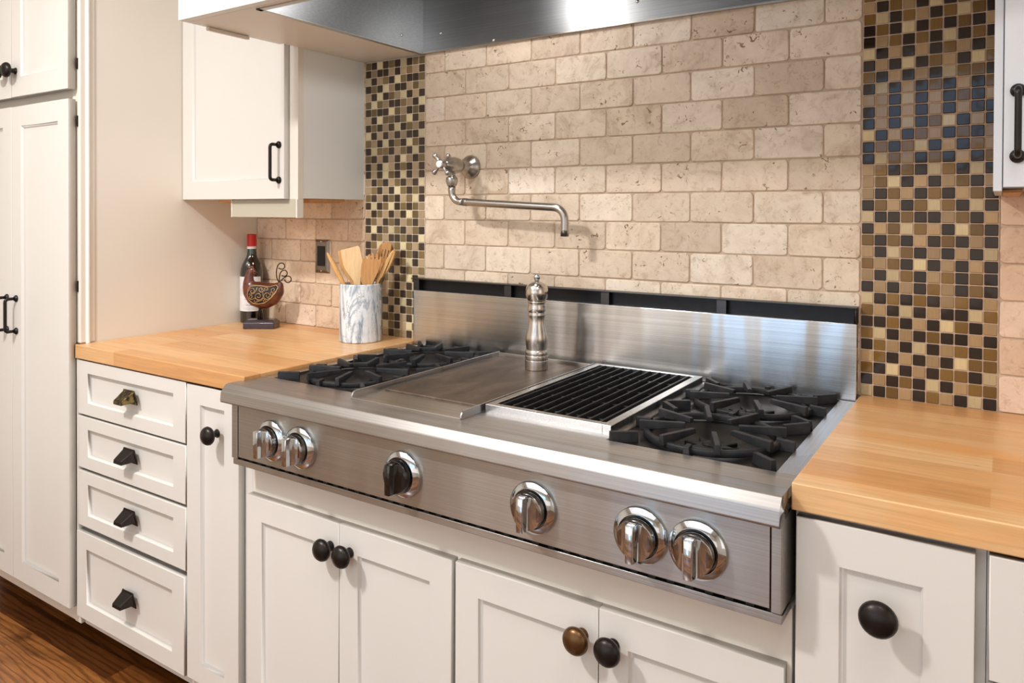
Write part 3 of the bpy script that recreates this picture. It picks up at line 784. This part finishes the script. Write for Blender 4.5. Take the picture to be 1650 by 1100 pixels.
label = part(lb, 'paper_label', PAPER, wb)
view_a = math.atan2(-1.7327-bc[1], .8592-bc[0])
ink = MB(); R = .0395
def onb(u, z): a = view_a+u/R; return (bc[0]+R*math.cos(a), bc[1]+R*math.sin(a), CT+z)
# faint engraving of a house, a line of script, a small line, and a signature: unreadable in the photo
for u0, u1, z in ((-.030, .028, .143), (-.030, .028, .049), (-.028, .026, .0535)): ink.tube([onb(u0+(u1-u0)*k/12, z) for k in range(13)], .00035, 5)
house = [(-.022, .104), (-.022, .116), (-.018, .121), (-.014, .116), (-.014, .112), (.004, .112), (.004, .118), (.008, .123), (.012, .118), (.012, .104), (-.022, .104)]
hp = []
for (a, b), (c, d2) in zip(house, house[1:]):
    for k in range(4): hp.append(onb(a+(c-a)*k/4, b+(d2-b)*k/4))
ink.tube(hp, .0004, 5)
for u0, u1, z, amp, fr in ((-.027, .024, .093, .0026, 16), (-.026, .02, .083, .0011, 34), (-.020, .020, .063, .0022, 18)):
    ink.tube([onb(u0+(u1-u0)*k/120, z+amp*math.sin(fr*2*PI*k/120)*(.6+.4*math.sin(k*.9))) for k in range(121)], .00035, 5)
part(ink, 'label_print', INK, label)

# rooster figurine
rc0 = Vector((-1.184, -.118, CT))
rf = thing('rooster_figurine', 'carved brown rooster figurine with gold scrollwork on a plum base, before the wine bottle', 'figurine', rc0)
def rp(px, py, n=0):      # side-view sketch units -> world; n is offset towards the viewer
    return rc0+RV*((px-338)*.000318)+Vector((0, 0, (1018-py)*.000318))-FV*n
S = .000318
base = MB()
M = Matrix.Translation(rc0) @ Matrix.Rotation(TH, 4, 'Z')
base.box(-.0515, .0515, -.0300, .0300, 0, .021, .003, 2, 0, M).hexa([(-.050, -.0285, .021), (.050, -.0285, .021), (.050, .0285, .021), (-.050, .0285, .021), (-.042, -.021, .029), (.042, -.021, .029), (.042, .021, .029), (-.042, .021, .029)], .0015, 2, M)
part(base, 'base', PLUM, rf)
st = MB().tube([rp(300, 945), rp(302, 880), rp(310, 842), rp(322, 832), rp(334, 842), rp(341, 880), rp(343, 945)], .0028, 10)
st.tube([rp(321, 945), rp(321, 825), rp(322, 800)], .0045, 10)
part(st, 'stand', WIRE, rf)
spine = [(528, 570, 34), (514, 600, 54), (482, 640, 88), (425, 672, 122), (360, 682, 142), (300, 672, 132), (250, 640, 104), (218, 600, 76), (206, 555, 60), (206, 510, 50), (213, 470, 43), (224, 440, 41), (238, 428, 37)]
SPH = []
for (x0, y0, r0), (x1, y1, r1) in zip(spine, spine[1:]):
    for k in range(5):
        t = k/5; SPH.append((x0+(x1-x0)*t, y0+(y1-y0)*t, r0+(r1-r0)*t))
SPH.append(spine[-1])
FL = .62
def thick(px, py):
    best = 0
    for x, y, r in SPH:
        q = r*r-(px-x)**2-(py-y)**2
        if q > best: best = q
    return math.sqrt(best)*S*FL
body = MB()
MF = Matrix((( RV.x, -FV.x, 0, 0), (RV.y, -FV.y, 0, 0), (0, 0, 1, 0), (0, 0, 0, 1)))
for x, y, r in SPH:
    c = rp(x, y)
    body.sphere((0, 0, 0), r*S, Matrix.Translation(c) @ MF, 20, (1, FL, 1))
bo = part(body, 'body', ROOST, rf); bo.modifiers.clear()
md = bo.modifiers.new('weld', 'REMESH'); md.mode = 'VOXEL'; md.voxel_size = .0016; md.use_smooth_shade = True
sm = bo.modifiers.new('soften', 'SMOOTH'); sm.iterations = 6; sm.factor = .6
cb = MB().tube([rp(196, 372), rp(208, 386), rp(222, 396), rp(240, 402)], [.0016, .0052, .0064, .0045], 8).tube([rp(222, 396), rp(244, 388), rp(262, 404)], [.004, .0056, .0018], 8)
part(cb, 'comb', ROOST, rf)
part(MB().tube([rp(246, 430), rp(268, 436), rp(294, 446)], [.0075, .0050, .0004], 10).tube([rp(256, 444), rp(264, 462), rp(262, 476)], [.003, .004, .001], 8), 'beak', ROOST, rf)
# dark pierced wing with gold scrolls on the viewer's side
wing = [(222, 610), (250, 582), (310, 574), (380, 580), (440, 588), (500, 570), (522, 590), (505, 640), (470, 690), (430, 725), (395, 750), (330, 762), (270, 756), (232, 722), (214, 668)]
wm = MB(); tb = bmesh.new()
cx, cy = 360, 665
rings = []
for s_ in (1, .85, .65, .45, .25):
    rings.append([tb.verts.new(rp(cx+(x-cx)*s_, cy+(y-cy)*s_, thick(cx+(x-cx)*s_, cy+(y-cy)*s_)+.0004)) for x, y in wing])
cv = tb.verts.new(rp(cx, cy, thick(cx, cy)+.0004))
n = len(wing)
for a, b in zip(rings, rings[1:]):
    for k in range(n): tb.faces.new((a[k], a[(k+1) % n], b[(k+1) % n], b[k]))
for k in range(n): tb.faces.new((rings[-1][k], rings[-1][(k+1) % n], cv))
bmesh.ops.recalc_face_normals(tb, faces=tb.faces); wm._merge(tb)
wg = part(wm, 'wing_panel', BLACK, rf, sharp=2)
sc = MB()
def curl(pts, r=.0014):
    sc.tube([rp(x, y, thick(x, y)+.0010) for x, y in pts], r, 7)
def spiral(cx, cy, r0, r1, a0, turns, n=36):
    return [(cx+(r0+(r1-r0)*k/n)*math.cos(a0+turns*2*PI*k/n), cy+(r0+(r1-r0)*k/n)*math.sin(a0+turns*2*PI*k/n)) for k in range(n+1)]
out = []
for (x0, y0), (x1, y1) in zip(wing, wing[1:]+wing[:1]):
    for k in range(4): out.append((x0+(x1-x0)*k/4, y0+(y1-y0)*k/4))
curl(out+[out[0]], .0015)
for a in ((335, 680, 44, 10, .4, 1.4), (265, 630, 36, 8, 3.0, 1.3), (258, 690, 26, 6, 1, 1.2), (360, 612, 30, 7, 0, 1.2), (412, 610, 24, 6, 2, 1.2), (425, 675, 36, 8, 2.4, 1.3), (480, 618, 26, 6, .5, 1.2), (300, 728, 30, 7, 3.5, 1.2), (398, 728, 20, 5, 0, 1.2), (462, 660, 20, 5, 4, 1.1)):
    curl(spiral(*a), .0012)
curl([(232, 660), (262, 662), (290, 650), (310, 620), (318, 590)]); curl([(292, 745), (330, 735), (370, 720), (385, 690), (380, 640)]); curl([(385, 700), (420, 715), (455, 700), (490, 650)])
part(sc, 'scrollwork', GOLD, wg)
tw = MB()
for pts in ([(520, 548), (500, 510), (492, 460), (496, 405), (512, 362), (540, 345), (568, 354), (578, 380), (566, 402), (540, 408), (512, 396)],
            [(520, 548), (522, 500), (530, 455), (552, 425), (582, 420), (602, 440), (600, 468), (576, 482), (545, 474)],
            [(520, 548), (545, 522), (575, 495), (610, 480), (640, 494), (642, 528), (618, 547), (590, 540), (574, 515)]):
    q = []
    for i in range(len(pts)-1):
        p0 = pts[max(i-1, 0)]; p1 = pts[i]; p2 = pts[i+1]; p3 = pts[min(i+2, len(pts)-1)]
        for k in range(4):
            t = k/4
            q.append(tuple(.5*((2*p1[j])+(-p0[j]+p2[j])*t+(2*p0[j]-5*p1[j]+4*p2[j]-p3[j])*t*t+(-p0[j]+3*p1[j]-3*p2[j]+p3[j])*t**3) for j in (0, 1)))
    q.append(pts[-1])
    tw.tube([rp(x, y) for x, y in q], .0018, 8)
part(tw, 'tail', WIRE, rf)

# marble crock
cc = (-.742, -.1095, CT)
ck = solo(MB().lathe([(0, 0), (.0595, 0), (.0618, .0015), (.0625, .004), (.0625, .168), (.0618, .1705), (.060, .1715), (.0582, .1708), (.0572, .168), (.0572, .010), (0, .008)], 56, T(*cc)), 'utensil_crock', MARBLE, 'white and grey marbled utensil crock standing on the left counter', 'crock', cc)
# utensils: u = metres right of the crock axis as the photo sees it, z = height
UC = Vector((cc[0], cc[1], 0))
def up(u, z, n=0): return UC+RV*u+Vector((0, 0, z))-FV*n
def smooth(pts, k=6, closed=True):
    out = []; n = len(pts)
    for i in range(n if closed else n-1):
        g = lambda j: pts[j % n] if closed else pts[max(0, min(n-1, j))]
        p0, p1, p2, p3 = g(i-1), g(i), g(i+1), g(i+2)
        for m in range(k):
            t = m/k
            out.append(tuple(.5*((2*p1[j])+(-p0[j]+p2[j])*t+(2*p0[j]-5*p1[j]+4*p2[j]-p3[j])*t*t+(-p0[j]+3*p1[j]-3*p2[j]+p3[j])*t**3) for j in (0, 1)))
    if not closed: out.append(pts[-1])
    return out
def frame(n0, lean=0):
    """matrix: local x -> photo right, y -> up (leaning), z -> towards the viewer"""
    X = RV; Y = (Vector((0, 0, 1))-FV*lean).normalized(); Z = X.cross(Y)
    return Matrix(((X.x, Y.x, Z.x, 0), (X.y, Y.y, Z.y, 0), (X.z, Y.z, Z.z, 0), (0, 0, 0, 1))), n0
def blade(poly, n0, th, lean=0, bev=.001, holes=()):
    mb = MB(); Mx, _ = frame(n0, lean)
    M = Matrix.Translation(UC+Vector((0, 0, 1.085))-FV*n0) @ Mx
    if not holes:
        mb.prism([(u, z-1.085) for u, z in poly], -th/2, th/2, M, bev)
    return mb
def handle_tube(mb, pts, r=.0052): mb.tube([up(*p) for p in pts], r, 10)
GP = 'wooden utensils in the marble crock'
# a) thin spoon seen edge-on, leaning left
mb = MB().tube([up(.036, .928, .036), up(-.020, 1.026, .01), up(-.047, 1.078, .008), up(-.060, 1.103, .008), up(-.078, 1.138, .008), up(-.092, 1.165, .008), up(-.0985, 1.176, .008)], [.0045, .0045, .0055, .0075, .0075, .0052, .0022], 10)
solo(mb, 'wooden_spoon', U_MID, 'thin wooden spoon seen edge-on, leaning out of the left of the marble crock', 'spoon', up(-.06, 1.10), GP)
# b) back turner and c) front turner
tc = [(-.061, 1.183), (-.0085, 1.1965), (-.004, 1.190), (.0052, 1.151), (.0035, 1.128), (-.001, 1.100), (-.002, 1.070), (-.006, .927), (-.018, .927), (-.020, 1.070), (-.024, 1.092), (-.036, 1.108), (-.050, 1.128), (-.056, 1.145)]
solo(blade([(u-.0125, z-.004) for u, z in tc], -.022, .005), 'wooden_turner', U_MID, 'wooden turner half hidden directly behind the pale front turner in the crock', 'spatula', up(-.03, 1.1, -.022), GP)
solo(blade(tc, -.008, .005), 'wooden_turner', U_PALE, 'pale flat wooden turner with a squared slanted top, front of the crock', 'spatula', up(-.03, 1.1, -.008), GP)
# d) spork in front
sk = [(.018, .927), (.030, .927), (.034, 1.070), (.042, 1.092), (.056, 1.120), (.064, 1.145), (.066, 1.160), (.0625, 1.168), (.058, 1.156), (.0565, 1.157), (.0555, 1.173), (.050, 1.176), (.047, 1.158), (.0455, 1.158), (.0425, 1.177), (.0365, 1.176), (.0365, 1.158), (.035, 1.158), (.0315, 1.174), (.0255, 1.170), (.0245, 1.156), (.023, 1.155), (.0175, 1.166), (.011, 1.158), (.006, 1.138), (.004, 1.115), (.006, 1.092), (.014, 1.070)]
solo(blade(sk, .020, .006), 'wooden_spork', U_DARK, 'toasted wooden fork-spoon with short tines, in the right front of the crock', 'spoon', up(.035, 1.1, .02), GP)
# e) slotted spoon behind: paddle with three slots, built from strips round the slots
def paddle(cu, cz, hu, hz, slots, n0, th, tilt):
    mb = MB(); N = 40
    Mx, _ = frame(n0)
    M = Matrix.Translation(UC+RV*cu+Vector((0, 0, cz))-FV*n0) @ Mx @ Matrix.Rotation(tilt, 4, 'Z')
    xs = sorted({-hu, hu, *[s for sl in slots for s in sl[:2]]})
    cols = []
    for a, b in zip(xs, xs[1:]):
        k = max(1, int((b-a)/.004))
        for j in range(k): cols.append((a+(b-a)*j/k, a+(b-a)*(j+1)/k))
    f = lambda x: hz*math.sqrt(max(0, 1-(x/hu)**2))
    for a, b in cols:
        mid = (a+b)/2; sl = [s for s in slots if s[0]-1e-6 <= mid <= s[1]+1e-6]
        segs = [(None, None)] if not sl else [(None, sl[0][2]), (sl[0][3], None)]
        for lo, hi in segs:
            za0 = -f(a) if lo is None else lo; zb0 = -f(b) if lo is None else lo
            za1 = f(a) if hi is None else hi; zb1 = f(b) if hi is None else hi
            pol = [(a, za0), (b, zb0), (b, zb1), (a, za1)]
            if abs(za1-za0) < 1e-6: pol = pol[1:3]+[pol[0]]
            if abs(zb1-zb0) < 1e-6: pol = [pol[0], pol[1], pol[3]]
            mb.prism(pol, -th/2, th/2, M)
    bmesh.ops.remove_doubles(mb.bm, verts=mb.bm.verts, dist=1e-6)
    return mb
mb = paddle(.068, 1.172, .0255, .036, ((-.0105, -.0075, -.012, .012), (-.0015, .0015, -.014, .014), (.0075, .0105, -.012, .012)), -.030, .006, -.22)
handle_tube(mb, [(-.008, .930, -.02), (.046, 1.09, -.028), (.061, 1.143, -.030)])
solo(mb, 'slotted_spoon', U_DARK, 'slotted wooden spoon with a round top, rearmost on the right of the crock', 'spoon', up(.068, 1.17, -.03), GP)
# f) plain spoon at right, seen from its side
pts = smooth([(.101, 1.185), (.104, 1.176), (.098, 1.155), (.084, 1.125), (.064, 1.093), (.056, 1.078), (.008, .928), (.000, .928), (.040, 1.060), (.046, 1.085), (.058, 1.115), (.072, 1.145), (.086, 1.172), (.094, 1.182)], 4)
solo(blade(pts, .004, .014, 0, .004), 'wooden_spoon', U_MID, 'plain wooden spoon with its long bowl leaning right, rightmost in the crock', 'spoon', up(.08, 1.13, .004), GP)

# pepper mill on the griddle
mc = (-.101, -.152, DK+.0062)
pm = thing('pepper_mill', 'brushed steel pepper mill standing on the griddle plate', 'pepper mill', mc)
part(MB().lathe([(0, 0), (.0282, 0), (.0288, .0015), (.0288, .0225), (.0278, .0235), (.0278, .0245), (.0288, .0255), (.0288, .0345), (.0276, .0355), (.0276, .0365), (.0286, .0375), (.0286, .0455), (.0265, .0475), (.0250, .0495), (.0268, .062), (.0275, .073), (.0268, .084), (.0235, .098), (.0205, .112), (.0200, .124), (.0212, .132), (.0222, .136), (.0205, .1395), (.0205, .1420), (.0225, .1450), (.0225, .1540), (.0208, .1565), (.0212, .1640), (.0225, .1655), (.0225, .168), (.020, .1695), (0, .1695)], 44, T(*mc)), 'mill_body', MILLST, pm)
part(MB().lathe([(0, .1695), (.0215, .1695), (.0240, .1725), (.0280, .184), (.0283, .193), (.0262, .203), (.0210, .2105), (.0120, .2150), (.0060, .2165), (.0052, .2195), (0, .2195)], 44, T(*mc)), 'mill_head', MILLST, pm)
part(MB().lathe([(0, .219), (.0055, .2192), (.0055, .2212), (.0075, .2235), (.0083, .2275), (.0075, .2312), (.0048, .234), (0, .2348)], 24, T(*mc)), 'top_nut', CHROME, pm)

# ------------------------------------------------------------------ lights
def area(name, loc, rot, size, power, col=(1, 1, 1), sy=None, spread=None):
    l = bpy.data.lights.new(name, 'AREA'); l.energy = power; l.color = col; l.size = size
    if sy: l.shape = 'RECTANGLE'; l.size_y = sy
    if spread: l.spread = spread
    o = bpy.data.objects.new(name, l); COL.objects.link(o); o.location = loc; o.rotation_euler = rot; return o
WARM = (1, .90, .78); NEU = (1, .975, .955); COOL = (.80, .90, 1.0)
area('ceiling_light_main', (-.80, -2.0, 2.58), (0, 0, 0), .20, 74, NEU)
area('ceiling_light_left', (-.35, -1.3, 2.58), (0, 0, 0), .35, 3.5, NEU)
area('ceiling_light_right', (1.0, -1.5, 2.58), (0, 0, 0), .35, 7, NEU)
area('ceiling_fill', (-.2, -2.2, 2.6), (0, 0, 0), 3.8, 40, NEU, 2.2)  # added overhead fill, no such fixture
area('room_fill', (.3, -3.45, 1.2), (PI/2, 0, 0), 4.6, 11, NEU, .8)  # added fill from the front wall for the cabinet fronts
area('side_fill', (2.6, -1.5, 1.5), (0, PI/2, 0), 1.5, 8, NEU, 1.6)  # added soft light to brighten right-facing sides, no window there
def spot(name, loc, tgt, power, col, size, blend=.7, rad=.03):
    l = bpy.data.lights.new(name, 'SPOT'); l.energy = power; l.color = col; l.spot_size = size; l.spot_blend = blend; l.shadow_soft_size = rad
    o = bpy.data.objects.new(name, l); COL.objects.link(o); o.location = loc
    o.rotation_euler = (Vector(tgt)-Vector(loc)).to_track_quat('-Z', 'Y').to_euler(); return o
spot('hood_lamp_right', (.35, -.36, 2.05), (.35, -.25, 1.2), 2, WARM, 1.3)
spot('cabinet_lamp_right', (1.12, -.17, 1.32), (1.12, -.12, .9), 1.6, WARM, 2.4)
spot('cabinet_lamp_left', (-1.1, -.13, 1.318), (-1.1, -.12, .9), .9, WARM, 2.4)

pl = bpy.data.lights.new('hood_bulb', 'POINT'); pl.energy = 6; pl.color = NEU; pl.shadow_soft_size = .06
po = bpy.data.objects.new('hood_bulb', pl); COL.objects.link(po); po.location = (-.17, -.33, 1.90)
wd = bpy.data.worlds.new('sky'); SC.world = wd; wd.use_nodes = True
wd.node_tree.nodes['Background'].inputs['Color'].default_value = (.5, .72, 1, 1)
wd.node_tree.nodes['Background'].inputs['Strength'].default_value = 3.4

# ------------------------------------------------------------------ camera
cam = bpy.data.cameras.new('camera'); co = bpy.data.objects.new('camera', cam); COL.objects.link(co); SC.camera = co
th, pi_, ro = .5795, .0109, -.004
R0 = Vector((math.cos(th), math.sin(th), 0)); F0 = Vector((-math.sin(th), math.cos(th), 0)); U0 = Vector((0, 0, 1))
F2 = F0*math.cos(pi_)-U0*math.sin(pi_); U2 = U0*math.cos(pi_)+F0*math.sin(pi_)
R2 = R0*math.cos(ro)-U2*math.sin(ro); U3 = U2*math.cos(ro)+R0*math.sin(ro)
M = Matrix((( R2.x, U3.x, -F2.x, .8592), (R2.y, U3.y, -F2.y, -1.7327), (R2.z, U3.z, -F2.z, 1.2971), (0, 0, 0, 1)))
co.matrix_world = M
cam.sensor_width = 36; cam.lens = 1207.3544/1650*36
cam.shift_y = -(550-355.6974)/1650
cam.clip_start = .02
SC.view_settings.view_transform = 'Standard'
SC.view_settings.look = 'None'
SC.view_settings.exposure = -.45
